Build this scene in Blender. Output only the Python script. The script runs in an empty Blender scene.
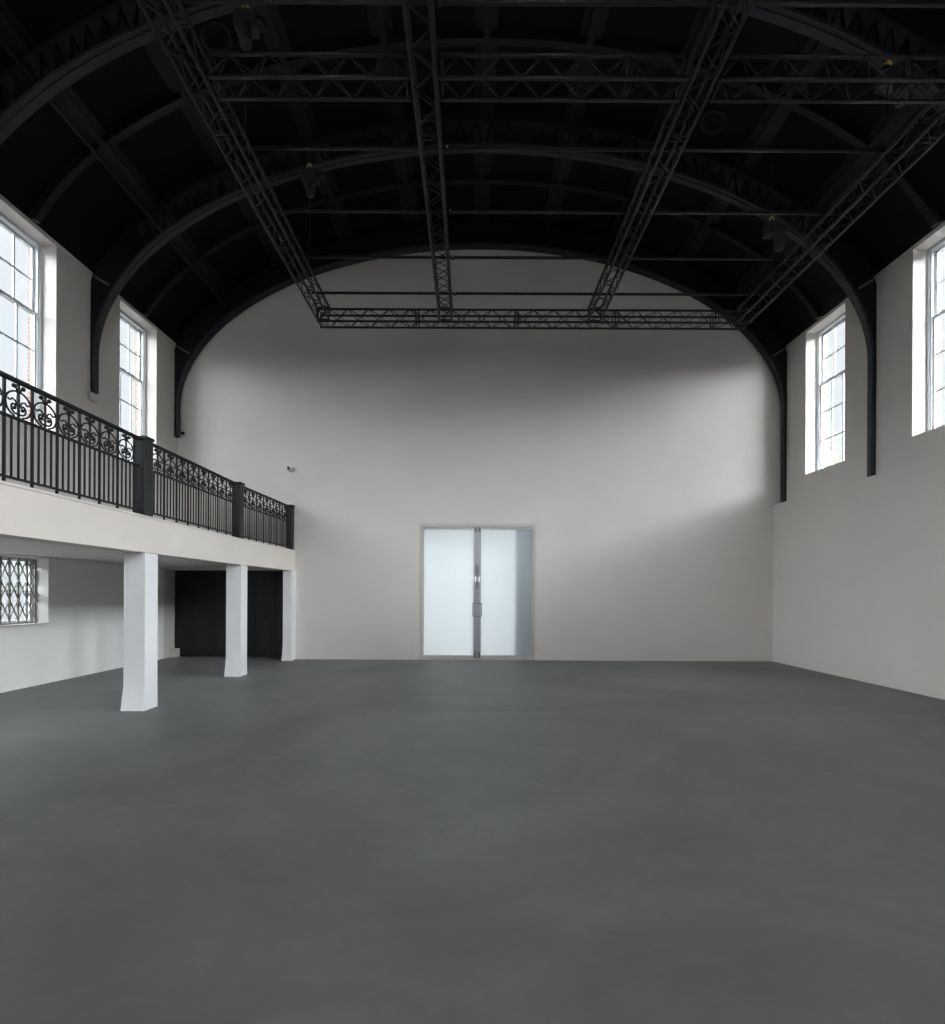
import bpy, math, random
from mathutils import Vector, Matrix
random.seed(7)
C = bpy.context.scene.collection
PI = math.pi

# ------------------------------------------------------------------ materials
def mat(name, col, rough=0.6, metal=0.0, spec=0.5, noise=0.0, nscale=4.0, bump=0.0, bscale=60.0):
    m = bpy.data.materials.new(name); m.use_nodes = True
    nt = m.node_tree; b = nt.nodes['Principled BSDF']
    b.inputs['Base Color'].default_value = (*col, 1)
    b.inputs['Roughness'].default_value = rough
    b.inputs['Metallic'].default_value = metal
    b.inputs['Specular IOR Level'].default_value = spec
    tc = nt.nodes.new('ShaderNodeTexCoord')
    if noise > 0:
        n = nt.nodes.new('ShaderNodeTexNoise'); n.inputs['Scale'].default_value = nscale
        n.inputs['Detail'].default_value = 5
        nt.links.new(tc.outputs['Object'], n.inputs['Vector'])
        r = nt.nodes.new('ShaderNodeMapRange')
        r.inputs['From Min'].default_value = 0.3; r.inputs['From Max'].default_value = 0.7
        r.inputs['To Min'].default_value = 1 - noise; r.inputs['To Max'].default_value = 1 + noise
        nt.links.new(n.outputs['Fac'], r.inputs['Value'])
        v = nt.nodes.new('ShaderNodeVectorMath'); v.operation = 'SCALE'
        v.inputs[0].default_value = col
        nt.links.new(r.outputs['Result'], v.inputs['Scale'])
        nt.links.new(v.outputs['Vector'], b.inputs['Base Color'])
    if bump > 0:
        n2 = nt.nodes.new('ShaderNodeTexNoise'); n2.inputs['Scale'].default_value = bscale
        n2.inputs['Detail'].default_value = 4
        nt.links.new(tc.outputs['Object'], n2.inputs['Vector'])
        bp = nt.nodes.new('ShaderNodeBump'); bp.inputs['Strength'].default_value = bump
        bp.inputs['Distance'].default_value = 0.01
        nt.links.new(n2.outputs['Fac'], bp.inputs['Height'])
        nt.links.new(bp.outputs['Normal'], b.inputs['Normal'])
    return m

WALL   = mat('wall_paint', (0.615, 0.575, 0.54), 0.75, spec=0.25, noise=0.025, nscale=0.9, bump=0.12, bscale=45)
CREAM  = mat('cream_paint', (0.675, 0.615, 0.56), 0.7, spec=0.25, noise=0.03, nscale=1.3, bump=0.2, bscale=30)
LOWW   = mat('bright_white_paint', (0.79, 0.775, 0.755), 0.65, spec=0.3, noise=0.015, nscale=2, bump=0.08)
COLW   = mat('white_column_paint', (0.73, 0.725, 0.725), 0.55, spec=0.35, noise=0.015, nscale=2, bump=0.05)
SASHW  = mat('white_joinery', (0.62, 0.63, 0.64), 0.4, spec=0.4, noise=0.02, nscale=6)
CEIL   = mat('black_ceiling_paint', (0.0050, 0.0050, 0.0063), 0.65, spec=0.12, noise=0.12, nscale=1.2, bump=0.1, bscale=25)
RIBM   = mat('black_rib_paint', (0.034, 0.034, 0.040), 0.5, spec=0.35, noise=0.15, nscale=5)
BOARDM = mat('black_board_paint', (0.013, 0.013, 0.0155), 0.55, spec=0.25, noise=0.15, nscale=5)
WEBM   = mat('black_web_paint', (0.008, 0.008, 0.010), 0.6, spec=0.2, noise=0.15, nscale=5)
TRUSSM = mat('black_coated_metal', (0.013, 0.013, 0.014), 0.42, spec=0.4, noise=0.1, nscale=9)
POSTM  = mat('black_post_paint', (0.011, 0.011, 0.0125), 0.5, spec=0.4, noise=0.1, nscale=9)
IRON   = mat('black_iron', (0.006, 0.006, 0.0065), 0.5, spec=0.3, noise=0.15, nscale=14)
DOORB  = mat('black_door_paint', (0.010, 0.010, 0.0105), 0.5, spec=0.35, noise=0.2, nscale=7)
STEEL  = mat('brushed_steel', (0.36, 0.36, 0.37), 0.45, metal=0.15, noise=0.06, nscale=30)
BRONZE = mat('champagne_metal', (0.50, 0.48, 0.43), 0.5, metal=0.1, noise=0.04, nscale=12)
DARKST = mat('dark_steel', (0.12, 0.12, 0.125), 0.4, metal=0.6, noise=0.08, nscale=20)
ALU    = mat('bare_aluminium', (0.75, 0.75, 0.76), 0.3, metal=0.9, noise=0.05, nscale=30)
CAMW   = mat('white_plastic', (0.75, 0.75, 0.74), 0.4, noise=0.02, nscale=30)
LENS   = mat('black_lens', (0.01, 0.01, 0.012), 0.1, noise=0.1, nscale=40)
YELLOW = mat('yellow_paint', (0.62, 0.55, 0.12), 0.5, noise=0.1, nscale=30)
TIE    = mat('grey_tie_paint', (0.19, 0.185, 0.18), 0.6, noise=0.1, nscale=20)
GRILL  = mat('grey_grille_paint', (0.22, 0.21, 0.19), 0.5, noise=0.12, nscale=20)
PAVE   = mat('pale_paving', (0.16, 0.16, 0.16), 0.85, noise=0.1, nscale=0.6)
BARK   = mat('bark', (0.12, 0.09, 0.07), 0.9, noise=0.3, nscale=12)
LEAF   = mat('leaf_green', (0.16, 0.22, 0.09), 0.6, noise=0.35, nscale=3)
DECK   = mat('dark_boards', (0.06, 0.055, 0.05), 0.7, noise=0.2, nscale=6)
SLATEB = mat('dark_brickwork', (0.075, 0.077, 0.077), 0.9, noise=0.2, nscale=3)
ROOFM  = mat('slate_roof', (0.05, 0.05, 0.055), 0.8, noise=0.2, nscale=3)

def floor_mat():
    m = bpy.data.materials.new('grey_concrete'); m.use_nodes = True
    nt = m.node_tree; b = nt.nodes['Principled BSDF']; L = nt.links
    tc = nt.nodes.new('ShaderNodeTexCoord')
    def noise(scale, detail, dist=0.0, stretch=(1, 1, 1)):
        mp = nt.nodes.new('ShaderNodeMapping'); mp.inputs['Scale'].default_value = stretch
        L.new(tc.outputs['Object'], mp.inputs['Vector'])
        n = nt.nodes.new('ShaderNodeTexNoise'); n.inputs['Scale'].default_value = scale
        n.inputs['Detail'].default_value = detail; n.inputs['Distortion'].default_value = dist
        n.inputs['Roughness'].default_value = 0.62
        L.new(mp.outputs['Vector'], n.inputs['Vector']); return n
    a = noise(0.33, 6, 0.8); c = noise(1.7, 7, 0.6, (0.7, 1.3, 1)); d = noise(9, 8)
    def rng(n, lo, hi, f0=0.32, f1=0.68):
        r = nt.nodes.new('ShaderNodeMapRange'); r.inputs['From Min'].default_value = f0; r.inputs['From Max'].default_value = f1
        r.inputs['To Min'].default_value = lo; r.inputs['To Max'].default_value = hi
        L.new(n.outputs['Fac'], r.inputs['Value']); return r
    m1 = nt.nodes.new('ShaderNodeMath'); m1.operation = 'MULTIPLY'
    m2 = nt.nodes.new('ShaderNodeMath'); m2.operation = 'MULTIPLY'
    L.new(rng(a, 0.78, 1.20).outputs[0], m1.inputs[0]); L.new(rng(c, 0.90, 1.10).outputs[0], m1.inputs[1])
    L.new(m1.outputs[0], m2.inputs[0]); L.new(rng(d, 0.96, 1.04).outputs[0], m2.inputs[1])
    v = nt.nodes.new('ShaderNodeVectorMath'); v.operation = 'SCALE'; v.inputs[0].default_value = (0.180, 0.179, 0.177)
    L.new(m2.outputs[0], v.inputs['Scale']); L.new(v.outputs['Vector'], b.inputs['Base Color'])
    L.new(rng(c, 0.5, 0.62).outputs[0], b.inputs['Roughness'])
    b.inputs['Specular IOR Level'].default_value = 0.3
    bp = nt.nodes.new('ShaderNodeBump'); bp.inputs['Strength'].default_value = 0.08; bp.inputs['Distance'].default_value = 0.01
    L.new(d.outputs['Fac'], bp.inputs['Height']); L.new(bp.outputs['Normal'], b.inputs['Normal'])
    return m
FLOORM = floor_mat()

def brick_mat():
    m = bpy.data.materials.new('red_brick'); m.use_nodes = True
    nt = m.node_tree; b = nt.nodes['Principled BSDF']; L = nt.links
    tc = nt.nodes.new('ShaderNodeTexCoord')
    sx = nt.nodes.new('ShaderNodeSeparateXYZ'); L.new(tc.outputs['Object'], sx.inputs[0])
    ad = nt.nodes.new('ShaderNodeMath'); L.new(sx.outputs['X'], ad.inputs[0]); L.new(sx.outputs['Y'], ad.inputs[1])
    cb = nt.nodes.new('ShaderNodeCombineXYZ'); L.new(ad.outputs[0], cb.inputs['X']); L.new(sx.outputs['Z'], cb.inputs['Y'])
    br = nt.nodes.new('ShaderNodeTexBrick')
    br.inputs['Color1'].default_value = (0.20, 0.115, 0.09, 1); br.inputs['Color2'].default_value = (0.16, 0.09, 0.07, 1)
    br.inputs['Mortar'].default_value = (0.24, 0.21, 0.18, 1); br.inputs['Scale'].default_value = 1.0
    br.inputs['Brick Width'].default_value = 0.225; br.inputs['Row Height'].default_value = 0.075
    br.inputs['Mortar Size'].default_value = 0.008
    L.new(cb.outputs[0], br.inputs['Vector']); L.new(br.outputs['Color'], b.inputs['Base Color'])
    b.inputs['Roughness'].default_value = 0.85
    return m
BRICK = brick_mat()

def glass_mat():
    m = bpy.data.materials.new('clear_window_glass'); m.use_nodes = True
    nt = m.node_tree; nt.nodes.clear(); L = nt.links
    o = nt.nodes.new('ShaderNodeOutputMaterial'); mx = nt.nodes.new('ShaderNodeMixShader')
    t = nt.nodes.new('ShaderNodeBsdfTransparent'); t.inputs['Color'].default_value = (0.93, 0.95, 0.95, 1)
    g = nt.nodes.new('ShaderNodeBsdfGlossy'); g.inputs['Roughness'].default_value = 0.02
    mx.inputs[0].default_value = 0.05
    L.new(t.outputs[0], mx.inputs[1]); L.new(g.outputs[0], mx.inputs[2])
    L.new(mx.outputs[0], o.inputs['Surface']); return m
GLASS = glass_mat()

def frosted_mat(name, col):
    m = bpy.data.materials.new(name); m.use_nodes = True
    nt = m.node_tree; nt.nodes.clear(); L = nt.links
    o = nt.nodes.new('ShaderNodeOutputMaterial')
    tr = nt.nodes.new('ShaderNodeBsdfTranslucent'); tr.inputs['Color'].default_value = (*col, 1)
    df = nt.nodes.new('ShaderNodeBsdfDiffuse'); df.inputs['Color'].default_value = (0.25, 0.27, 0.28, 1)
    ad = nt.nodes.new('ShaderNodeAddShader')
    L.new(tr.outputs[0], ad.inputs[0]); L.new(df.outputs[0], ad.inputs[1])
    gl = nt.nodes.new('ShaderNodeBsdfGlossy'); gl.inputs['Roughness'].default_value = 0.35
    mx = nt.nodes.new('ShaderNodeMixShader'); mx.inputs[0].default_value = 0.04
    L.new(ad.outputs[0], mx.inputs[1]); L.new(gl.outputs[0], mx.inputs[2])
    L.new(mx.outputs[0], o.inputs['Surface']); return m
FROST = (0.53, 0.545, 0.54)
FROSTED = frosted_mat('frosted_glass', FROST)
SCREEN = frosted_mat('pier_shade_sheet', (0.13, 0.175, 0.20))

# ------------------------------------------------------------------ mesh helpers
class MB:
    def __init__(s): s.v = []; s.f = []; s.sm = []
    def add(s, vs, fs, smooth=False):
        n = len(s.v); s.v += [tuple(p) for p in vs]
        s.f += [tuple(i + n for i in f) for f in fs]; s.sm += [smooth] * len(fs); return s
    def hexa(s, p):        # 8 points: bottom ring 0-3, top ring 4-7 (both ccw seen from the top)
        return s.add(p, [(3, 2, 1, 0), (4, 5, 6, 7), (0, 1, 5, 4), (1, 2, 6, 5), (2, 3, 7, 6), (3, 0, 4, 7)])
    def box(s, x0, x1, y0, y1, z0, z1):
        return s.hexa([(x0, y0, z0), (x1, y0, z0), (x1, y1, z0), (x0, y1, z0), (x0, y0, z1), (x1, y0, z1), (x1, y1, z1), (x0, y1, z1)])
    def tube(s, pts, r, n=8, smooth=True, square=False):
        pts = [Vector(p) for p in pts]; k = len(pts)
        rs = r if isinstance(r, (list, tuple)) else [r] * k
        t0 = (pts[1] - pts[0]).normalized()
        up = Vector((0, 0, 1)) if abs(t0.z) < 0.9 else Vector((1, 0, 0))
        u = t0.cross(up).normalized(); vs = []
        for i in range(k):
            if i == 0: t = (pts[1] - pts[0]).normalized()
            elif i == k - 1: t = (pts[-1] - pts[-2]).normalized()
            else: t = ((pts[i + 1] - pts[i]).normalized() + (pts[i] - pts[i - 1]).normalized()).normalized()
            u = (u - t * u.dot(t)).normalized(); w = t.cross(u)
            for j in range(n):
                a = 2 * PI * j / n + (PI / 4 if n == 4 else 0)
                vs.append(pts[i] + (u * math.cos(a) + w * math.sin(a)) * rs[i])
        fs = []
        for i in range(k - 1):
            for j in range(n):
                a, b = i * n + j, i * n + (j + 1) % n
                fs.append((a, b, b + n, a + n))
        s.add(vs, fs, smooth and n > 4)
        s.add(vs[:n], [tuple(range(n - 1, -1, -1))]); s.add(vs[-n:], [tuple(range(n))]); return s
    def lathe(s, c, axis, prof, n=24):     # prof: (radius, distance along axis)
        axis = Vector(axis).normalized(); c = Vector(c)
        up = Vector((0, 0, 1)) if abs(axis.z) < 0.9 else Vector((1, 0, 0))
        u = axis.cross(up).normalized(); w = axis.cross(u); vs = []
        for r, h in prof:
            for j in range(n):
                a = 2 * PI * j / n; vs.append(c + axis * h + (u * math.cos(a) + w * math.sin(a)) * max(r, 1e-4))
        fs = []
        for i in range(len(prof) - 1):
            for j in range(n):
                a, b = i * n + j, i * n + (j + 1) % n
                fs.append((a, b, b + n, a + n))
        return s.add(vs, fs, True)
    def ball(s, c, r, n=10):
        k = 6; return s.lathe(c, (0, 0, 1), [(r * math.sin(PI * i / k), -r * math.cos(PI * i / k)) for i in range(k + 1)], n)
    def slab_xz(s, poly, y0, y1):          # polygon in the x-z plane, extruded along y
        n = len(poly); vs = [(x, y0, z) for x, z in poly] + [(x, y1, z) for x, z in poly]
        fs = [tuple(range(n)), tuple(range(2 * n - 1, n - 1, -1))]
        fs += [((i + 1) % n, i, i + n, (i + 1) % n + n) for i in range(n)]
        return s.add(vs, fs)
    def band_xz(s, lo, hi, y0, y1, smooth=False):  # strip between two polylines in x-z, extruded along y
        for i in range(len(lo) - 1):
            a, b, c, d = lo[i], lo[i + 1], hi[i + 1], hi[i]
            s.add([(a[0], y0, a[1]), (b[0], y0, b[1]), (c[0], y0, c[1]), (d[0], y0, d[1]),
                   (a[0], y1, a[1]), (b[0], y1, b[1]), (c[0], y1, c[1]), (d[0], y1, d[1])],
                  [(0, 1, 2, 3), (7, 6, 5, 4), (0, 4, 5, 1), (3, 2, 6, 7)] +
                  ([(0, 3, 7, 4)] if i == 0 else []) + ([(1, 5, 6, 2)] if i == len(lo) - 2 else []))
        return s
    def build(s, name, m, parent=None, bevel=0.0, local=False):
        me = bpy.data.meshes.new(name)
        off = Vector((0, 0, 0))
        if parent is not None and not local:
            p = parent
            while p is not None: off += p.location; p = p.parent
        me.from_pydata([(x - off.x, y - off.y, z - off.z) for x, y, z in s.v], [], s.f)
        me.polygons.foreach_set('use_smooth', s.sm); me.materials.append(m)
        import bmesh
        bm = bmesh.new(); bm.from_mesh(me)
        bmesh.ops.remove_doubles(bm, verts=bm.verts, dist=1e-5)
        bmesh.ops.recalc_face_normals(bm, faces=bm.faces); bm.to_mesh(me); bm.free()
        o = bpy.data.objects.new(name, me); C.objects.link(o)
        if parent is not None: o.parent = parent
        if bevel > 0:
            b = o.modifiers.new('edge', 'BEVEL'); b.width = bevel; b.segments = 2; b.limit_method = 'ANGLE'
        return o

def tag(o, label, cat, group=None, kind=None):
    o['label'] = label; o['category'] = cat
    if group: o['group'] = group
    if kind: o['kind'] = kind
    return o
def struct(o, label, cat): return tag(o, label, cat, kind='structure')
def thing(name, loc, label, cat, group=None, kind=None):
    o = bpy.data.objects.new(name, None); C.objects.link(o); o.location = loc; o.empty_display_size = 0.2
    return tag(o, label, cat, group, kind)
def dup(root, loc, label=None):
    r = root.copy(); C.objects.link(r); r.location = loc
    if label: r['label'] = label
    for ch in list(root.children):
        c = ch.copy(); C.objects.link(c); c.parent = r
        for g in list(ch.children):
            d = g.copy(); C.objects.link(d); d.parent = c
    return r

def wall_cells(axis, a0, a1, us, zs, holes):
    """A wall slab from a0 to a1 along its thickness axis, spanning us x zs, with rectangular holes (u0,u1,z0,z1)."""
    U = sorted(set([us[0], us[1]] + [q for h in holes for q in h[:2]]))
    Z = sorted(set([zs[0], zs[1]] + [q for h in holes for q in h[2:]]))
    U = [u for u in U if us[0] <= u <= us[1]]; Z = [z for z in Z if zs[0] <= z <= zs[1]]
    def solid(i, j):
        if i < 0 or j < 0 or i >= len(U) - 1 or j >= len(Z) - 1: return False
        cu, cz = (U[i] + U[i + 1]) / 2, (Z[j] + Z[j + 1]) / 2
        return not any(h[0] < cu < h[1] and h[2] < cz < h[3] for h in holes)
    def P(a, u, z): return (a, u, z) if axis == 'x' else (u, a, z)
    mb = MB()
    for i in range(len(U) - 1):
        for j in range(len(Z) - 1):
            if not solid(i, j): continue
            u0, u1, z0, z1 = U[i], U[i + 1], Z[j], Z[j + 1]
            for a in (a0, a1): mb.add([P(a, u0, z0), P(a, u1, z0), P(a, u1, z1), P(a, u0, z1)], [(0, 1, 2, 3)])
            for ok, (p, q) in ((solid(i - 1, j), ((u0, z0), (u0, z1))), (solid(i + 1, j), ((u1, z0), (u1, z1))),
                               (solid(i, j - 1), ((u0, z0), (u1, z0))), (solid(i, j + 1), ((u0, z1), (u1, z1)))):
                if not ok: mb.add([P(a0, *p), P(a0, *q), P(a1, *q), P(a1, *p)], [(0, 1, 2, 3)])
    return mb

# ------------------------------------------------------------------ dimensions (metres; camera at x=0,y=0,z=1.6 looking +y)
YB, YR = 12.6, -5.2                 # far wall, rear wall
XL, XR = -7.11, 7.54                # upper wall faces
XLL, XRL = -7.43, 7.32              # lower wall faces
XC = 0.215
WIN_Y = [11.12, 8.28, 5.45, 2.62, -0.21, -3.04]
WZ0, WZ1, WH = 4.33, 7.52, 0.615
XBF = -4.39                         # balcony face
ZBB, ZBT = 2.14, 2.64               # balcony underside, top
def zceil(x): return 6.3 + 4.3 * math.sqrt(max(0.0, 1 - ((x - XC) / 7.68) ** 2))
EA, EZ, EB = 7.235, 6.03, 3.90      # the inner curve of the arch ribs
def zrib(x): return EZ + EB * math.sqrt(max(0.0, 1 - ((x - XC) / EA) ** 2))

# ------------------------------------------------------------------ shell
struct(MB().box(XLL - 0.45, XR + 0.5, YR - 0.3, YB + 1.3, -0.2, 0).build('floor', FLOORM),
       'mottled grey concrete floor across the whole empty hall', 'floor')
struct(MB().box(-60, 60, -60, 70, -0.6, -0.25).build('ground', PAVE), 'pale paving outside the hall', 'ground')

holes_u = [(c - WH, c + WH, WZ0, WZ1) for c in WIN_Y]
struct(wall_cells('x', XL - 0.39, XL, (YR, YB), (2.62, 8.1), holes_u).build('wall_left', WALL),
       'off-white upper wall with tall windows above the balcony', 'wall')
struct(wall_cells('x', XR, XR + 0.39, (YR, YB), (0, 8.1), holes_u).build('wall_right', WALL),
       'off-white upper wall with deep white window openings above the ledge', 'wall')
struct(MB().box(XRL, XR, YR, YB, 0, 3.79).build('wall_right_lower', WALL),
       'plain projecting lower wall ending in a ledge under the windows', 'wall')
low_holes = [(c - 0.87, c + 0.87, 1.05, 2.19) for c in WIN_Y[1:5]]
struct(wall_cells('x', XLL - 0.42, XLL, (YR, YB), (0, 2.62), low_holes).build('wall_left_lower', LOWW),
       'white lower wall under the balcony holding a barred window', 'wall')
brick_h = [(c - WH + 0.035, c + WH - 0.035, WZ0 + 0.02, WZ1 - 0.04) for c in WIN_Y]
struct(wall_cells('x', XL - 0.46, XL - 0.39, (YR, YB), (2.62, 8.1), brick_h).build('wall_left_outer', BRICK),
       'red brick outer skin seen at the edges of the windows above the balcony', 'wall')
struct(wall_cells('x', XR + 0.39, XR + 0.46, (YR, YB), (0, 8.1), brick_h).build('wall_right_outer', BRICK),
       'red brick outer skin seen at the edges of the windows above the ledge', 'wall')
DX0, DX1, DZ1 = -1.245, 1.565, 3.31
struct(wall_cells('y', YB, YB + 0.5, (XLL - 0.42, XR + 0.5), (0, 11.2),
                  [(XLL, -4.5, 0, ZBB + 0.02), (DX0, DX1, 0, DZ1)]).build('wall_back', WALL),
       'tall white end wall under the arch with glazed double door', 'wall')
REAR_FILL = [(0.215, 0.80)]  # opening added behind the camera to throw frontal fill light on the end wall
struct(wall_cells('y', YR - 0.3, YR, (XLL - 0.42, XR + 0.5), (0, 11.2), [(x - h, x + h, 3.7, 7.6) for x, h in REAR_FILL]).build('wall_rear', WALL), 'plain white wall behind the viewer', 'wall')

# ceiling: curved shell with purlins, cover boards and mid-bay ribs
ceiling = thing('ceiling', (XC, 4, 7.6), 'black barrel-vaulted ceiling with purlins and recessed panels', 'ceiling', kind='structure')
N = 64
tmax = math.asin(min(1, (XR + 0.008 - XC) / 7.68))
xs = [XC + 7.68 * math.sin(-tmax + 2 * tmax * i / N) for i in range(N + 1)]
lo = [(x, zceil(x)) for x in xs]; hi = [(x, zceil(x) + 0.22) for x in xs]
MB().band_xz(lo, hi, YR - 0.05, YB + 0.05).build('vault_lining', CEIL, ceiling)
BAY = [(3.2, 6.94), (6.94, 9.77), (9.77, YB - 0.02)]
def arc_at(rel): # point and tangent on the ceiling for an offset from the centre line
    x = XC + rel; z = zceil(x); dx = 0.01
    t = Vector((dx * 2, 0, zceil(x + dx) - zceil(x - dx))).normalized(); n = Vector((t.z, 0, -t.x))
    if n.z > 0: n = -n
    return Vector((x, 0, z)), t, n
def strip(mb, rel, w, d0, d1, y0, y1):
    p, t, n = arc_at(rel)
    q = [p - t * w / 2 + n * d1, p + t * w / 2 + n * d1, p + t * w / 2 + n * d0, p - t * w / 2 + n * d0]
    mb.hexa([(q[0].x, y0, q[0].z), (q[1].x, y0, q[1].z), (q[1].x, y1, q[1].z), (q[0].x, y1, q[0].z),
             (q[3].x, y0, q[3].z), (q[2].x, y0, q[2].z), (q[2].x, y1, q[2].z), (q[3].x, y1, q[3].z)])
for rel in (-6.2, -4.85, -3.27, -1.66, 0, 1.66, 3.27, 4.85, 6.2):
    m1 = MB(); strip(m1, rel, 0.36, -0.02, 0.035, 3.2, YB - 0.01); m1.build('cover_board', BOARDM, ceiling)
    m2 = MB(); strip(m2, rel, 0.10, 0.036, 0.15, 3.2, YB - 0.01); m2.build('purlin', BOARDM, ceiling)
for y in (5.52, 8.355, 11.19):
    ss = [-1.265 + 2.53 * i / 60 for i in range(61)]
    def ring(d): return [(XC + (7.68 - d) * math.sin(a), 6.3 + (4.3 - d) * math.cos(a)) for a in ss]
    MB().band_xz(ring(0.13), ring(-0.03), y - 0.06, y + 0.06).build('mid_rib', BOARDM, ceiling)

for x in (XC - 6.07, XC + 6.07):
    MB().tube([(x, 3.2, 8.42), (x, YB - 0.3, 8.42)], 0.03, 8).build('conduit', BOARDM, ceiling)

# ------------------------------------------------------------------ arch ribs
def rib(y, label, solid=False):
    R = thing('arch_rib', (XC, y, EZ), label, 'arch rib', 'arch ribs under the vault')
    A = [-PI / 2 + PI * i / 96 for i in range(97)]
    def curve(da, lo_=0, hi_=96): return [(XC + (EA + da) * math.sin(a), EZ + (EB + da) * math.cos(a)) for a in A[lo_:hi_ + 1]]
    hw = 0.095
    fl = MB(); ws = [0.05 + 0.045 * min(1, min(i, 96 - i) / 16) for i in range(97)]; ci, co_ = curve(0), curve(0.05)
    for i in range(96):
        (a, b), (c, d) = ci[i], ci[i + 1]; (e, f_), (g, h) = co_[i], co_[i + 1]; u, v = ws[i], ws[i + 1]
        fl.hexa([(a, y - u, b), (c, y - v, d), (c, y + v, d), (a, y + u, b), (e, y - u, f_), (g, y - v, h), (g, y + v, h), (e, y + u, f_)])
    fl.build('inner_flange', RIBM, R)
    MB().band_xz(curve(-0.022, 12, 84), curve(0.0, 12, 84), y - 0.03, y + 0.03).build('flange_rib', RIBM, R)
    # outer flange follows the ceiling just under the purlins
    def outer(d): return [(XC + (7.68 - d) * math.sin(a), 6.3 + (4.3 - d) * math.cos(a)) for a in [-1.15 + 2.30 * i / 70 for i in range(71)]]
    MB().band_xz(outer(0.21), outer(0.155), y - hw, y + hw).build('outer_flange', WEBM, R)
    lac = MB(); k = 54
    for i in range(k):
        a0 = -1.13 + 2.26 * i / k; a1 = -1.13 + 2.26 * (i + 1) / k; am = (a0 + a1) / 2
        p = lambda a: (XC + (EA + 0.04) * math.sin(a * 1.0), y, EZ + (EB + 0.04) * math.cos(a * 1.0))
        q = lambda a: (XC + (7.68 - 0.2) * math.sin(a * 0.98), y, 6.3 + (4.3 - 0.2) * math.cos(a * 0.98))
        lac.tube([p(a0), q(am)], 0.022, 4); lac.tube([q(am), p(a1)], 0.022, 4)
    if solid:
        th = [-1.14 + 2.28 * i / 60 for i in range(61)]
        MB().band_xz([(XC + (EA + 0.03) * math.sin(a), EZ + (EB + 0.03) * math.cos(a)) for a in th],
                     [(XC + 7.47 * math.sin(a * 0.98), 6.3 + 4.15 * math.cos(a * 0.98)) for a in th], y + 0.03, y + 0.09).build('web_plate', WEBM, R)
    else: lac.build('lacing', WEBM, R)
    for s, xw in ((-1, XL), (1, XR)):
        i0, i1 = (0, 14) if s < 0 else (82, 96)
        inner = curve(0.02, i0, i1)
        if s > 0: inner = inner[::-1]           # from the springing upwards
        xin = inner[0][0]; zb = 5.33 if s < 0 else 3.795
        xw2 = xw - s * 0.004
        poly = [(xin, zb), (xw2, zb), (xw2, 7.55)]
        for t in range(1, 9):
            x = xw2 + (inner[-1][0] - xw2) * t / 8; poly.append((x, zceil(x) - 0.06))
        poly += inner[::-1]
        mb = MB(); n = len(poly)
        # web plate between the leg, the wall and the ceiling (triangulated by strips)
        left = [(xin, zb)] + inner; mb2 = []
        outerp = []
        for x, z in left:
            if z < 7.5: outerp.append((xw2, z))
            else:
                u = (z - 7.5) / (inner[-1][1] - 7.5); xx = xw2 + (inner[-1][0] - xw2) * u; outerp.append((xx, zceil(xx) - 0.06))
        mb.band_xz(left, outerp, y - 0.05, y + 0.05)
        mb.build('bracket_web', WEBM, R)
        xi = XC + s * EA
        MB().box(min(xi, xi + s * 0.05), max(xi, xi + s * 0.05), y - 0.0502, y + 0.0502, zb, EZ + 0.02).build('leg_flange', RIBM, R)
        # pale tie bar catching light at the eaves
        a = (xw - s * 0.10, y - 0.085, 7.47); b = (xw - s * 0.36, y - 0.085, 7.31)
        MB().tube([a, b], 0.024, 4).build('tie_bar', TIE, R)
        if s < 0 and not solid:
            MB().box(XL + 0.001, XL + 0.045, y - 0.11, y + 0.11, 5.18, 5.326).build('corbel', WALL, R)
    return R
rib(9.74, 'black arch rib in the middle of the view, meeting the wall between two windows')
rib(6.94, 'black lattice arch rib overhead, closest to the viewer')
rib(YB - 0.12, 'black arch rib framing the white end wall', True)

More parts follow.
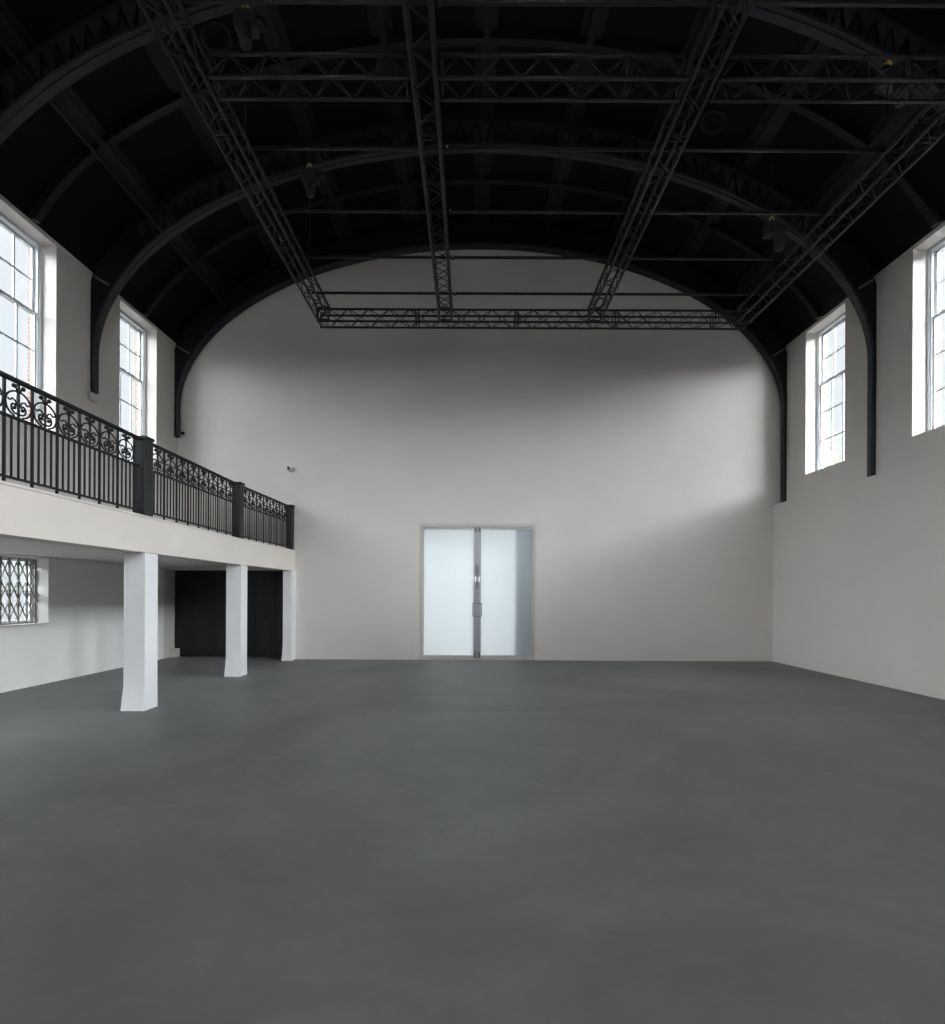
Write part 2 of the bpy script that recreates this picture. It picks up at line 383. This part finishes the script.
# ------------------------------------------------------------------ windows
def sash_window(i, side, c):
    s = -1 if side == 'left' else 1          # outward direction along x
    xf = XL if side == 'left' else XR
    where = 'above the balcony' if side == 'left' else 'above the ledge'
    order = {0: 'closest to the end wall', 1: 'second from the end wall', 2: 'third from the end wall'}.get(i // 2, 'towards the rear')
    W = thing('window_%d' % (i + 1), (xf, c, WZ0), 'tall white sash window %s, %s' % (where, order), 'window', kind='structure')
    def bx(mb, d0, d1, y0, y1, z0, z1):
        a, b = xf + s * d0, xf + s * d1; return mb.box(min(a, b), max(a, b), y0, y1, z0, z1)
    y0, y1 = c - WH + 0.002, c + WH - 0.002
    f = MB()
    for a, b in ((y0, y0 + 0.055), (y1 - 0.055, y1)): bx(f, 0.235, 0.385, a, b, WZ0 + 0.002, WZ1 - 0.002)
    for a, b in ((y0 + 0.055, y0 + 0.08), (y1 - 0.08, y1 - 0.055)): bx(f, 0.25, 0.27, a, b, WZ0 + 0.05, WZ1 - 0.06)
    bx(f, 0.235, 0.385, y0 + 0.055, y1 - 0.055, WZ1 - 0.06, WZ1 - 0.002)
    bx(f, 0.235, 0.385, y0 + 0.055, y1 - 0.055, WZ0 + 0.002, WZ0 + 0.05)
    f.build('window_frame', SASHW, W, 0.004)
    zm = 6.32
    ya, yb = y0 + 0.056, y1 - 0.056
    for d, za, zb, rows in ((0.325, zm - 0.02, WZ1 - 0.062, 2), (0.275, WZ0 + 0.052, zm + 0.02, 3)):
        st = MB()
        for a, b in ((ya, ya + 0.05), (yb - 0.05, yb)): bx(st, d, d + 0.04, a, b, za, zb)
        bx(st, d, d + 0.04, ya + 0.05, yb - 0.05, zb - 0.045, zb); bx(st, d, d + 0.04, ya + 0.05, yb - 0.05, za, za + 0.045)
        so = st.build('sash', SASHW, W, 0.003)
        gb = MB(); gy0, gy1, gz0, gz1 = ya + 0.05, yb - 0.05, za + 0.045, zb - 0.045
        for k in (1, 2):
            y = gy0 + (gy1 - gy0) * k / 3; bx(gb, d + 0.006, d + 0.034, y - 0.013, y + 0.013, gz0, gz1)
        for k in range(1, rows):
            z = gz0 + (gz1 - gz0) * k / rows; bx(gb, d + 0.007, d + 0.033, gy0, gy1, z - 0.013, z + 0.013)
        gb.build('glazing_bars', SASHW, so)
        pn = MB(); bx(pn, d + 0.018, d + 0.022, gy0, gy1, gz0, gz1); pn.build('pane', GLASS, so)
    return W
idx = 0
for c in WIN_Y[:4]:
    for side in ('left', 'right'):
        sash_window(idx, side, c); idx += 1

# lower window under the balcony, with its scissor gate
def low_window(n, c):
    W = thing('window_%d' % n, (XLL, c, 1.05), 'white casement window under the balcony%s' % ('' if n == 9 else ', towards the rear'), 'window', kind='structure')
    y0, y1, z0, z1 = c - 0.868, c + 0.868, 1.052, 2.188
    xa, xb = XLL - 0.36, XLL - 0.27
    f = MB()
    f.box(xa, xb, y0, y0 + 0.07, z0, z1).box(xa, xb, y1 - 0.07, y1, z0, z1)
    f.box(xa, xb, y0 + 0.07, y1 - 0.07, z1 - 0.06, z1).box(xa, xb, y0 + 0.07, y1 - 0.07, z0, z0 + 0.06)
    f.build('window_frame', SASHW, W)
    g = MB(); g.box(xa + 0.02, xb - 0.02, c - 0.02, c + 0.02, z0 + 0.06, z1 - 0.06)
    g.box(xa + 0.021, xb - 0.021, y0 + 0.07, y1 - 0.07, 1.60, 1.63); g.build('glazing_bars', SASHW, W)
    MB().box(xa + 0.04, xa + 0.045, y0 + 0.07, y1 - 0.07, z0 + 0.06, z1 - 0.06).build('pane', GLASS, W)
    MB().box(XLL - 0.26, XLL + 0.05, y0 - 0.02 + 0.022, y1 + 0.0, 1.052, 1.062).build('window_sill', WALL, W)
    return W
low_window(9, WIN_Y[1]); low_window(10, WIN_Y[2])
for k, (x, h) in enumerate(REAR_FILL):
    W = thing('window_%d' % (11 + k), (x, YR, 3.7), 'added unseen window behind the viewer, giving frontal fill light', 'window', kind='structure')
    f = MB(); y0, y1 = YR - 0.22, YR - 0.14
    f.box(x - h + 0.002, x - h + 0.08, y0, y1, 3.702, 7.598).box(x + h - 0.08, x + h - 0.002, y0, y1, 3.702, 7.598)
    f.box(x - h + 0.08, x + h - 0.08, y0, y1, 3.702, 3.78).box(x - h + 0.08, x + h - 0.08, y0, y1, 7.52, 7.598)
    for q in (-0.32, 0.32): f.box(x + q - 0.015, x + q + 0.015, y0 + 0.02, y1 - 0.02, 3.78, 7.52)
    for z in (4.7, 5.65, 6.6): f.box(x - h + 0.08, x + h - 0.08, y0 + 0.021, y1 - 0.021, z - 0.015, z + 0.015)
    f.build('window_frame', SASHW, W)
    MB().box(x - h + 0.08, x + h - 0.08, YR - 0.182, YR - 0.178, 3.78, 7.52).build('pane', GLASS, W)
G = thing('folding_security_gate', (XLL - 0.19, WIN_Y[1], 1.07), 'grey scissor lattice security gate across the window under the balcony', 'security gate')
gx = XLL - 0.215
ys = [WIN_Y[1] + 0.84 - 0.168 * k for k in range(11)]
for y in ys:
    MB().box(gx - 0.012, gx + 0.012, y - 0.013, y + 0.013, 1.075, 2.17).build('upright', GRILL, G)
lat = MB()
for k in range(len(ys) - 1):
    for z0, z1 in ((1.10, 1.44), (1.44, 1.78), (1.78, 2.12)):
        lat.tube([(gx + 0.016, ys[k], z0), (gx + 0.016, ys[k + 1], z1)], 0.0105, 4)
        lat.tube([(gx - 0.016, ys[k], z1), (gx - 0.016, ys[k + 1], z0)], 0.0105, 4)
lat.build('lattice', GRILL, G)
MB().box(gx - 0.014, gx + 0.014, ys[-1] - 0.02, ys[0] + 0.02, 1.063, 1.0745).build('floor_track', GRILL, G)

# ------------------------------------------------------------------ glazed double door in the end wall
D = thing('door_1', ((DX0 + DX1) / 2, YB, 0), 'frosted glass double door with metal stiles in the end wall', 'door', kind='structure')
fy0, fy1 = YB + 0.005, YB + 0.13
f = MB(); e = 0.002
f.box(DX0 + e, DX0 + 0.055, fy0, fy1, 0.0, DZ1 - e).box(DX1 - 0.055, DX1 - e, fy0, fy1, 0.0, DZ1 - e)
f.box(DX0 + 0.055, DX1 - 0.055, fy0, fy1, DZ1 - 0.075, DZ1 - e)
f.build('door_frame', BRONZE, D, 0.004)
MB().box(DX0 + 0.055, DX1 - 0.055, fy0, fy1, 0.0, 0.03).build('threshold', BRONZE, D)
xm = (DX0 + DX1) / 2
for s in (-1, 1):
    xo, xi = (DX0 + 0.06, xm - 0.002) if s < 0 else (xm + 0.002, DX1 - 0.06)
    xa, xb = min(xo, xi), max(xo, xi)
    leaf = MB(); y0, y1 = YB + 0.035, YB + 0.085
    za, zb = 0.035, DZ1 - 0.08
    outer = 0.045; inner = 0.084
    la, lb = (outer, inner) if s < 0 else (inner, outer)
    leaf.box(xa + la, xb - lb, y0, y1, zb - 0.055, zb).box(xa + la, xb - lb, y0, y1, za, za + 0.075)
    if s < 0: leaf.box(xa, xa + la, y0, y1, za, zb)
    else: leaf.box(xb - lb, xb, y0, y1, za, zb)
    lf = leaf.build('door_leaf', BRONZE, D, 0.003)
    m = MB()
    if s < 0: m.box(xb - lb, xb, y0 - 0.004, y1, za, zb)
    else: m.box(xa, xa + la, y0 - 0.004, y1, za, zb)
    m.build('meeting_stile', STEEL, lf, 0.003)
    if s < 0: MB().box(xm - 0.03, xm + 0.03, y1 + 0.002, y1 + 0.010, za, zb).build('astragal', DARKST, lf)
    MB().box(xa + la, xb - lb, YB + 0.056, YB + 0.066, za + 0.075, zb - 0.055).build('frosted_pane', FROSTED, lf)
    bl = MB(); bx_ = xm + s * 0.045
    bl.box(bx_ - 0.022, bx_ + 0.022, y0 - 0.012, y0 - 0.005, zb - 0.12, zb - 0.02); bl.build('top_bolt', DARKST, lf, 0.003)
    bl = MB(); bl.box(bx_ - 0.018, bx_ + 0.018, y0 - 0.012, y0 - 0.005, za + 0.005, za + 0.16); bl.build('bottom_bolt', DARKST, lf, 0.003)
    hx0, hx1 = xm + s * 0.035, xm + s * 0.105
    hz0, hz1 = 1.06, 1.38; hy = y0 - 0.06
    pts = [(hx0, y0 - 0.004, hz0), (hx0, hy, hz0), (hx1, hy, hz0 + 0.01), (hx1, hy, hz1 - 0.01), (hx0, hy, hz1), (hx0, y0 - 0.004, hz1)]
    MB().tube(pts, 0.011, 8).build('pull_handle', DARKST, lf)
    MB().box(xm + s * 0.012, xm + s * 0.024, y0 - 0.02, y0 - 0.005, 1.7, 2.3).build('lock_rod', DARKST, lf)
    MB().box(xm + s * 0.02, xm + s * 0.06, y0 - 0.009, y0 - 0.0045, 1.9, 2.02).build('lock_plate', ALU, lf)
MB().box(1.085, DX1 - 0.062, YB + 0.092, YB + 0.104, 0.05, DZ1 - 0.09).build('pier_shade_screen', SCREEN, D)  # added sheet behind the glass, stands in for a pier's shade

# black doors in the recess under the balcony
struct(MB().box(XLL - 0.42, -4.3, YB + 0.50, YB + 0.62, 0, 2.6).build('wall_recess', DOORB), 'dark back of the recess under the balcony', 'wall')
B = thing('door_2', (-5.96, YB + 0.46, 0), 'black panelled folding door in the recess under the balcony', 'door', kind='structure')
nleaf = 6; x0, x1 = XLL + 0.01, -4.4
for k in range(nleaf):
    a = x0 + (x1 - x0) * k / nleaf + 0.004; b = x0 + (x1 - x0) * (k + 1) / nleaf - 0.004
    l = MB().box(a, b, YB + 0.44, YB + 0.48, 0.012, 2.15).build('door_leaf', DOORB, B, 0.003)
    p = MB()
    for z0, z1 in ((0.18, 0.95), (1.10, 2.02)):
        p.box(a + 0.08, b - 0.08, YB + 0.428, YB + 0.439, z0, z1)
    p.build('raised_panel', DOORB, l, 0.006)
MB().box(-5.98, -5.95, YB + 0.39, YB + 0.427, 0.98, 1.12).build('door_handle', DARKST, B, 0.004)
struct(MB().box(XLL + 0.002, XLL + 0.15, YB + 0.24, YB + 0.43, 0.0, 0.21).build('baseboard_left', WALL, None, 0.004),
       'short white skirting block at the foot of the black door', 'baseboard')

# ------------------------------------------------------------------ balcony, columns, railing
bal = thing('balcony', (XBF, 4, ZBB), 'cream-fronted balcony slab running along the wall on white columns', 'balcony')
MB().box(XLL + 0.002, XBF - 0.30, YR + 0.02, YB - 0.002, ZBB + 0.08, ZBT - 0.03).build('slab', LOWW, bal)
MB().box(XL + 0.002, XBF - 0.30, YR + 0.02, YB - 0.002, ZBT - 0.029, ZBT - 0.005).build('bounce_cut_boards', DECK, bal)  # unseen dark layer put in to cut light bounced off the balcony top
def edge_run(z0, z1, out):     # the front edge runs parallel to the wall, then eases outwards in the last bay
    yk, ye, xe = 9.9, YB - 0.002, XBF + 0.135; m = MB(); xa = XBF - 0.30
    lo_ = [(xa, YR + 0.02), (XBF + out, YR + 0.02), (XBF + out, yk), (xe + out, ye), (xa, ye)]
    n = len(lo_); vs = [(x, y, z0) for x, y in lo_] + [(x, y, z1) for x, y in lo_]
    return m.add(vs, [tuple(range(n - 1, -1, -1)), tuple(range(n, 2 * n))] + [(i, (i + 1) % n, (i + 1) % n + n, i + n) for i in range(n)])
edge_run(ZBB, ZBT - 0.03, 0).build('edge_beam', CREAM, bal, 0.006)
edge_run(ZBT - 0.03, ZBT, 0.012).build('coping', CREAM, bal, 0.005)

def column(x0, x1, y0, y1, label):
    c = thing('column', ((x0 + x1) / 2, (y0 + y1) / 2, 0), label, 'column', 'white columns under the balcony')
    d, hb = 0.022, 0.36
    m = MB().box(x0, x1, y0, y1, hb, ZBB - 0.002); m.build('shaft', COLW, c)
    yb = y1
    p = MB().hexa([(x0 - d, y0 - d, 0.001), (x1 + d * 0.2, y0 - d, 0.001), (x1 + d * 0.2, yb, 0.001), (x0 - d, yb, 0.001),
                   (x0, y0, hb), (x1, y0, hb), (x1, y1, hb), (x0, y1, hb)])
    p.build('flared_base', COLW, c)
    return c
column(-4.69, -4.405, 7.03, 7.32, 'tallest-looking square white column, under the first iron railing post')
column(-4.68, -4.40, 9.95, 10.24, 'square white column standing in front of the black door')
column(-4.44, -4.24, 12.30, YB - 0.002, 'slim white half column against the end wall')

XRAIL = -4.47
def post(y0, y1, label, XRAIL=XRAIL):
    p = thing('railing_post', (XRAIL, (y0 + y1) / 2, ZBT), label, 'post', 'iron posts of the balcony railing')
    x0, x1 = XRAIL - 0.075, XRAIL + 0.075
    MB().box(x0, x1, y0, y1, ZBT + 0.001, 3.67).build('shaft', POSTM, p, 0.006)
    MB().box(x0 - 0.02, x1 + 0.02, y0, y1, 3.671, 3.715).build('cap', POSTM, p, 0.008)
    MB().box(x0 + 0.03, x1 - 0.03, y0 - 0.006, y0, 2.75, 3.6).build('face_panel', POSTM, p, 0.002)
post(6.99, 7.19, 'black iron railing post with cap, closest to the viewer')
post(9.87, 10.07, 'black iron railing post with cap, between two railing runs')
post(YB - 0.2, YB - 0.04, 'black iron railing post touching the end wall', XRAIL + 0.125)

def scroll_mesh():
    m = MB(); X = 0
    def P(u, v): return (0, u, v)
    def sm(pts, k=5):     # Catmull-Rom smoothing
        out = []; q = [pts[0]] + pts + [pts[-1]]
        for i in range(1, len(q) - 2):
            for j in range(k):
                t = j / k; a, b, c, d = q[i - 1], q[i], q[i + 1], q[i + 2]
                out.append(tuple(0.5 * (2 * b[n] + (c[n] - a[n]) * t + (2 * a[n] - 5 * b[n] + 4 * c[n] - d[n]) * t * t + (3 * b[n] - a[n] - 3 * c[n] + d[n]) * t ** 3) for n in (0, 1)))
        out.append(pts[-1]); return out
    m.box(-0.008, 0.008, -0.008, 0.008, 0.0, 0.34)
    for s in (-1, 1):
        o = sm([(s * 0.010, 0.258), (s * 0.06, 0.246), (s * 0.115, 0.21), (s * 0.145, 0.15), (s * 0.138, 0.085), (s * 0.10, 0.035), (s * 0.045, 0.010)])
        m.tube([P(*p) for p in o], 0.0095, 5)
        i = sm([(s * 0.012, 0.035), (s * 0.045, 0.038), (s * 0.078, 0.065), (s * 0.080, 0.105), (s * 0.052, 0.125), (s * 0.030, 0.105)])
        m.tube([P(*p) for p in i], 0.0095, 5); m.ball(P(s * 0.046, 0.086), 0.018, 8)
        h = sm([(s * 0.022, 0.115), (s * 0.035, 0.155), (s * 0.07, 0.172), (s * 0.095, 0.15), (s * 0.122, 0.163)]); m.tube([P(*p) for p in h], 0.0085, 5)
        m.tube([P(s * 0.012, 0.262), P(s * 0.045, 0.295)], 0.009, 5); m.ball(P(s * 0.052, 0.302), 0.022, 8)
    m.ball(P(0, 0.262), 0.024, 8)
    return m
sc_me = bar_me = main_me = None
def railing(y0, y1, first, n, label):
    R = thing('balcony_railing', (XRAIL, y0, ZBT), label, 'railing', 'iron railing runs along the balcony')
    global sc_me, bar_me, main_me
    MB().box(XRAIL - 0.03, XRAIL + 0.03, y0, y1, 3.655, 3.69).build('top_rail', IRON, R, 0.005)
    MB().box(XRAIL - 0.015, XRAIL + 0.015, y0, y1, 3.29, 3.315).build('middle_rail', IRON, R)
    MB().box(XRAIL - 0.015, XRAIL + 0.015, y0, y1, 2.70, 2.722).build('bottom_rail', IRON, R)
    def inst(name, me, mb, y, z):
        if me is None:
            o = mb.build(name, IRON, R, local=True); me = o.data
        else:
            o = bpy.data.objects.new(name, me); C.objects.link(o); o.parent = R
        o.location = (0, y - y0, z - ZBT); return me
    P = 0.32
    for k in range(n + 1):
        y = first + P * k
        main_me = inst('baluster', main_me, MB().box(-0.0105, 0.0105, -0.0105, 0.0105, 0, 1.01), y, ZBT + 0.002)
        if k == n: break
        for j in (1, 2, 3):
            bar_me = inst('baluster', bar_me, MB().box(-0.0075, 0.0075, -0.0075, 0.0075, 0, 0.565), y + P * j / 4, 2.723)
        sc_me = inst('scroll', sc_me, scroll_mesh(), y + P / 2, 3.316)
    return R
railing(4.0, 6.985, 4.012, 9, 'black wrought iron railing run on the balcony, largest and closest to the viewer')
railing(7.195, 9.865, 7.25, 8, 'black wrought iron railing run on the balcony, between the two tall capped posts')
end_run = railing(10.075, YB - 0.21, 10.115, 7, 'black wrought iron railing run on the balcony, next to the end wall')
end_run.rotation_euler.z = -math.atan2(0.118, 2.32)

# ------------------------------------------------------------------ lighting trusses
TW, TZ = 0.24, 7.04
def truss(axis, c, a0, a1, label, pitch=0.42):
    T = thing('box_truss', ((c, (a0 + a1) / 2, TZ) if axis == 'y' else ((a0 + a1) / 2, c, TZ)), label, 'truss', 'black lighting trusses under the vault')
    def P(a, u, z): return (c + u, a, z) if axis == 'y' else (a, c + u, z)
    h = TW / 2; k = max(2, round((a1 - a0) / pitch)); st = (a1 - a0) / k
    for u in (-h, h):
        for z in (TZ, TZ + TW):
            MB().tube([P(a0, u, z), P(a1, u, z)], 0.021, 10).build('chord', TRUSSM, T)
    faces = [(lambda t: (-h, TZ + TW * t)), (lambda t: (h, TZ + TW * t)), (lambda t: (-h + TW * t, TZ)), (lambda t: (-h + TW * t, TZ + TW))]
    for fi, fc in enumerate(faces):
        mb = MB()
        for i in range(k):
            p, q, r = a0 + st * i, a0 + st * (i + 0.5), a0 + st * (i + 1)
            b, t = (0, 1) if fi % 2 == 0 else (1, 0)
            mb.tube([P(p, *fc(b)), P(q, *fc(t))], 0.0075, 6); mb.tube([P(q, *fc(t)), P(r, *fc(b))], 0.0075, 6)
        for a in (a0 + 0.025, a1 - 0.025): mb.tube([P(a, *fc(0)), P(a, *fc(1))], 0.012, 6)
        j = a0 + 2.0
        while j < a1 - 0.6:                     # section joints with end frames
            for d in (-0.03, 0.03): mb.tube([P(j + d, *fc(0)), P(j + d, *fc(1))], 0.011, 6)
            j += 2.0
        mb.build('lacing', TRUSSM, T)
    return T
YT1, YT2 = 10.51, 5.60
TX = [-2.955, -0.52, 2.435, 5.415]
nm = ['first from the railing side', 'second from the railing side', 'third from the railing side', 'beside the windows above the ledge']
for x, n in zip(TX, nm):
    truss('y', x, 2.2, YT1 - TW / 2 - 0.045, 'long black box truss running towards the door, %s' % n)
truss('x', YT1, TX[0] - 0.145, TX[3] + 0.145, 'black box truss crossing the hall in front of the white end wall')
for i, n in enumerate(('between the first two trusses from the railing', 'between the second and third trusses', 'ending at the truss beside the windows')):
    truss('x', YT2, TX[i] + TW / 2 + 0.045, TX[i + 1] - TW / 2 - 0.045, 'overhead crossing span of black box truss, %s' % n)

zp = TZ + TW + 0.021 + 0.025
plab = ['first from the white end wall', 'second from the white end wall',
        'third from the end wall, against the dark vault', 'fourth from the end wall, against the dark vault', 'at the upper edge of the picture']
for y, pl in zip((9.91, 8.85, 7.79, 6.69, 5.03), plab):
    p = thing('lighting_pipe', (1.2, y, zp), 'thin black pipe laid across the trusses, %s' % pl, 'pipe', 'black pipes laid across the trusses')
    MB().tube([(TX[0] - 0.1, y, zp), (TX[3] + 0.12, y, zp)], 0.0245, 10).build('tube', TRUSSM, p)
    for x in (TX[1] + 0.19, TX[2] + 0.22):
        MB().lathe((x, y, zp), (1, 0, 0), [(0.027, -0.02), (0.036, -0.02), (0.036, 0.02), (0.027, 0.02)], 12).build('clamp', TRUSSM, p)
        MB().lathe((x, y - 0.036, zp - 0.01), (0, -1, 0), [(0.012, 0), (0.012, 0.02), (0.001, 0.024)], 8).build('clamp_bolt', ALU, p)

# chain hoists
def hoist(x, y, zh, label):
    H = thing('chain_hoist', (x, y, zh), label, 'hoist', 'chain hoists holding the trusses')
    zc_ = zceil(x) - 0.04
    MB().tube([(x, y, zh + 0.22), (x, y, zc_)], 0.010, 8).build('hanging_rod', TRUSSM, H)
    MB().box(x - 0.13, x + 0.16, y - 0.09, y + 0.09, zh - 0.12, zh + 0.12).build('motor_body', RIBM, H, 0.03)
    MB().lathe((x + 0.16, y, zh), (1, 0, 0), [(0.001, 0.09), (0.06, 0.09), (0.075, 0.07), (0.075, 0.0)], 16).build('motor_cap', TRUSSM, H)
    hk = [(x + 0.035 * math.sin(a) * 1.0, y - 0.02, zh + 0.175 + 0.045 * math.cos(a)) for a in [-2.4 + 4.8 * i / 14 for i in range(15)]]
    MB().tube(hk, 0.016, 8).build('hook', YELLOW, H)
    MB().tube([(x, y, zh - 0.12), (x, y, TZ + TW + 0.10)], 0.0085, 6).build('chain', TRUSSM, H)
    MB().tube([(x, y, TZ + TW + 0.10), (x - TW / 2, y, TZ + TW + 0.03)], 0.009, 6).tube([(x, y, TZ + TW + 0.10), (x + TW / 2, y, TZ + TW + 0.03)], 0.009, 6).build('sling', TRUSSM, H)
    b = MB().lathe((x + 0.06, y - 0.15, zh - 0.32), (0, 0, 1), [(0.001, -0.14), (0.07, -0.13), (0.085, 0.0), (0.075, 0.13), (0.06, 0.14)], 12)
    b.build('chain_bag', RIBM, H)
    MB().tube([(x + 0.06, y - 0.15, zh - 0.19), (x + 0.06, y - 0.10, zh - 0.12)], 0.008, 5).build('bag_strap', TRUSSM, H)
hoist(-2.955, 9.43, 9.15, 'black chain hoist above the truss on the balcony side, further away')
hoist(-2.955, 6.76, 9.00, 'black chain hoist above the truss on the balcony side, closer')
hoist(5.415, 9.42, 8.22, 'black chain hoist with yellow hook above the truss on the window side, further away')
hoist(5.415, 6.80, 8.35, 'black chain hoist with yellow hook above the truss on the window side, closer')

# round vents in the vault
def vent(x, y, label):
    p, t, n = arc_at(x - XC); c = Vector((p.x, y, p.z)) + n * 0.004
    V = thing('ceiling_vent', c, label, 'vent', 'round vents in the vault')
    MB().lathe(c, n, [(0.235, 0.0), (0.235, 0.035), (0.22, 0.045), (0.18, 0.04), (0.165, 0.005)], 32).build('ring', BOARDM, V)
    MB().lathe(c, n, [(0.164, 0.006), (0.13, 0.02), (0.11, 0.012), (0.075, 0.012), (0.06, 0.03), (0.001, 0.035)], 28).build('cone', CEIL, V)
vent(4.25, 9.17, 'round black vent ring in the vault between the two trusses on the window side')
vent(-3.85, 7.8, 'round black vent ring in the vault beside the truss on the balcony side')

# small cameras on the end wall
def camera_unit(x, z, white, label):
    cz = thing('security_camera', (x, YB, z), label, 'security camera')
    m = CAMW if white else IRON; r = 0.07 if white else 0.036
    MB().lathe((x, YB - 0.001, z), (0, -1, 0), [(0.001, 0.0), (r * 1.1, 0.0), (r * 1.1, 0.02), (r * 0.9, 0.03), (0.001, 0.03)], 20).build('mount', m, cz)
    d = Vector((-0.25, -1, -0.15)) if white else Vector((0.3, -1, -0.3)); d.normalize()
    c = Vector((x, YB - 0.03, z)) - d * 0.0
    MB().lathe(c, d, [(0.02, 0), (r * 0.9, r * 0.4), (r, r), (r * 0.95, r * 1.85), (r * 0.6, r * 2)], 20).build('housing', m, cz)
    MB().lathe(c, d, [(r * 0.6, r * 1.99), (r * 0.45, r * 2.15), (0.001, r * 2.2)], 16).build('lens', LENS, cz)
camera_unit(-4.34, 4.61, True, 'small white round security camera on the end wall above the railing')
camera_unit(-6.98, 5.46, False, 'tiny black camera in the corner of the end wall by the arch foot')

# ------------------------------------------------------------------ outside: trees beyond the windows above the ledge
def tree(x, y, h, r, label):
    T = thing('tree', (x, y, -0.25), label, 'tree', 'trees outside the windows')
    MB().tube([(x, y, -0.25), (x + 0.1, y, h * 0.4), (x - 0.1, y + 0.2, h * 0.85)], [0.22, 0.16, 0.05], 8).build('trunk', BARK, T)
    m = MB()
    for i in range(2600):
        a, b = random.uniform(0, 2 * PI), math.acos(random.uniform(-1, 1)); q = r * random.uniform(0.35, 1) ** 0.6
        q *= 0.8 + 0.25 * math.sin(3 * a + 5 * b)
        p = Vector((x + q * math.sin(b) * math.cos(a), y + q * math.sin(b) * math.sin(a), h * 0.68 + q * 1.3 * math.cos(b)))
        u = Vector((random.gauss(0, 1), random.gauss(0, 1), random.gauss(0, 1))).normalized(); w = u.orthogonal().normalized(); sz = random.uniform(0.08, 0.18)
        m.add([p - u * sz, p + w * sz * 0.5, p + u * sz, p - w * sz * 0.5], [(0, 1, 2, 3)])
    m.build('foliage', LEAF, T)
tree(17.5, 24.5, 9.5, 2.2, 'leafy green tree outside, seen through the far window above the ledge')

# ------------------------------------------------------------------ terrace blocks added outside to cut off low sky light
def terrace(x0, x1, label):
    T = thing('skyline_blocker', ((x0 + x1) / 2, 4, -0.25), label, 'light blocker', kind='structure')
    MB().box(x0, x1, -45, 34, -0.25, 7.6).build('facade', SLATEB, T)
    xm_ = (x0 + x1) / 2
    m = MB(); m.add([(x0 - 0.3, -45, 7.6), (x1 + 0.3, -45, 7.6), (xm_, -45, 10.2), (x0 - 0.3, 34, 7.6), (x1 + 0.3, 34, 7.6), (xm_, 34, 10.2)],
                    [(0, 1, 2), (3, 5, 4), (0, 3, 4, 1), (1, 4, 5, 2), (2, 5, 3, 0)]); m.build('roof', ROOFM, T)
terrace(24, 31, 'added dark terrace blocking low sky outside, beyond the windows above the ledge')
terrace(-31, -24, 'added dark terrace blocking low sky outside, beyond the windows above the balcony')
# ------------------------------------------------------------------ light: the sky
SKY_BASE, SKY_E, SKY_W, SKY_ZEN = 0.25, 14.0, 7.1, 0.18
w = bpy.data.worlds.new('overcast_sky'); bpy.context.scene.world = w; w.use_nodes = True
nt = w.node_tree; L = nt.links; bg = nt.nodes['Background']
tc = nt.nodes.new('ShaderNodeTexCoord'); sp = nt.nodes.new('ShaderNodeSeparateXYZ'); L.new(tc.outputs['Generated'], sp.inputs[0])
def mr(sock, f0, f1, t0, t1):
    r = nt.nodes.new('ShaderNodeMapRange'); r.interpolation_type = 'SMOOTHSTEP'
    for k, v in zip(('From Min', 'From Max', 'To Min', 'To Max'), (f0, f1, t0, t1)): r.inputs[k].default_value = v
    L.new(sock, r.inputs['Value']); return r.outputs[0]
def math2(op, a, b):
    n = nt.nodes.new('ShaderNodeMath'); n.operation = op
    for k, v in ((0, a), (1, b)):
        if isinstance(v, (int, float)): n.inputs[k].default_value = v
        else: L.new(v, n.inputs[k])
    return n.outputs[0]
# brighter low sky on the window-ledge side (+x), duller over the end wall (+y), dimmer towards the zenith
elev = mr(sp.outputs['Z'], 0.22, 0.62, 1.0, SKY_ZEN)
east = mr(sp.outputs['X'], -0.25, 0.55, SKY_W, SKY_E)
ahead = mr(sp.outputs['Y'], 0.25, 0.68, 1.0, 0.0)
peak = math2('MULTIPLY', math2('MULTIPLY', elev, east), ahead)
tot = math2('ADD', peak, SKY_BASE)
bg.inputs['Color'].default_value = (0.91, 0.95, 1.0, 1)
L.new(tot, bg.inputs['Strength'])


def portal(name, loc, rot, sx, sy):
    l = bpy.data.lights.new(name, 'AREA'); l.shape = 'RECTANGLE'; l.size = sx; l.size_y = sy; l.cycles.is_portal = True
    o = bpy.data.objects.new(name, l); C.objects.link(o); o.location = loc; o.rotation_euler = rot
for x, h in REAR_FILL: portal('window_daylight', (x, YR - 0.34, 5.65), (PI / 2, 0, PI), 2 * h, 3.9)
for c in WIN_Y:
    portal('window_daylight', (XL - 0.56, c, (WZ0 + WZ1) / 2), (0, -PI / 2, 0), WZ1 - WZ0, 2 * WH)
    portal('window_daylight', (XR + 0.56, c, (WZ0 + WZ1) / 2), (0, PI / 2, 0), WZ1 - WZ0, 2 * WH)

# ------------------------------------------------------------------ camera and view
cam = bpy.data.cameras.new('camera'); co = bpy.data.objects.new('camera', cam); C.objects.link(co)
cam.sensor_fit = 'AUTO'; cam.sensor_width = 36; F = 520.0
cam.lens = F / 1024 * 36
cam.shift_x = 1.8 / 1024; cam.shift_y = 82.0 / 1024
co.matrix_world = Matrix.Translation((0, 0, 1.6)) @ Matrix.Rotation(PI / 2, 4, 'X') @ Matrix.Rotation(0.0045, 4, 'Z')
cam.clip_end = 300
S = bpy.context.scene; S.camera = co
S.view_settings.view_transform = 'Standard'; S.view_settings.look = 'None'
S.view_settings.gamma = 1; S.view_settings.use_curve_mapping = False
S.view_settings.exposure = 2.18
cy = S.cycles
cy.max_bounces = 14; cy.diffuse_bounces = 8; cy.transparent_max_bounces = 16; cy.use_denoising = True
cy.sample_clamp_indirect = 8
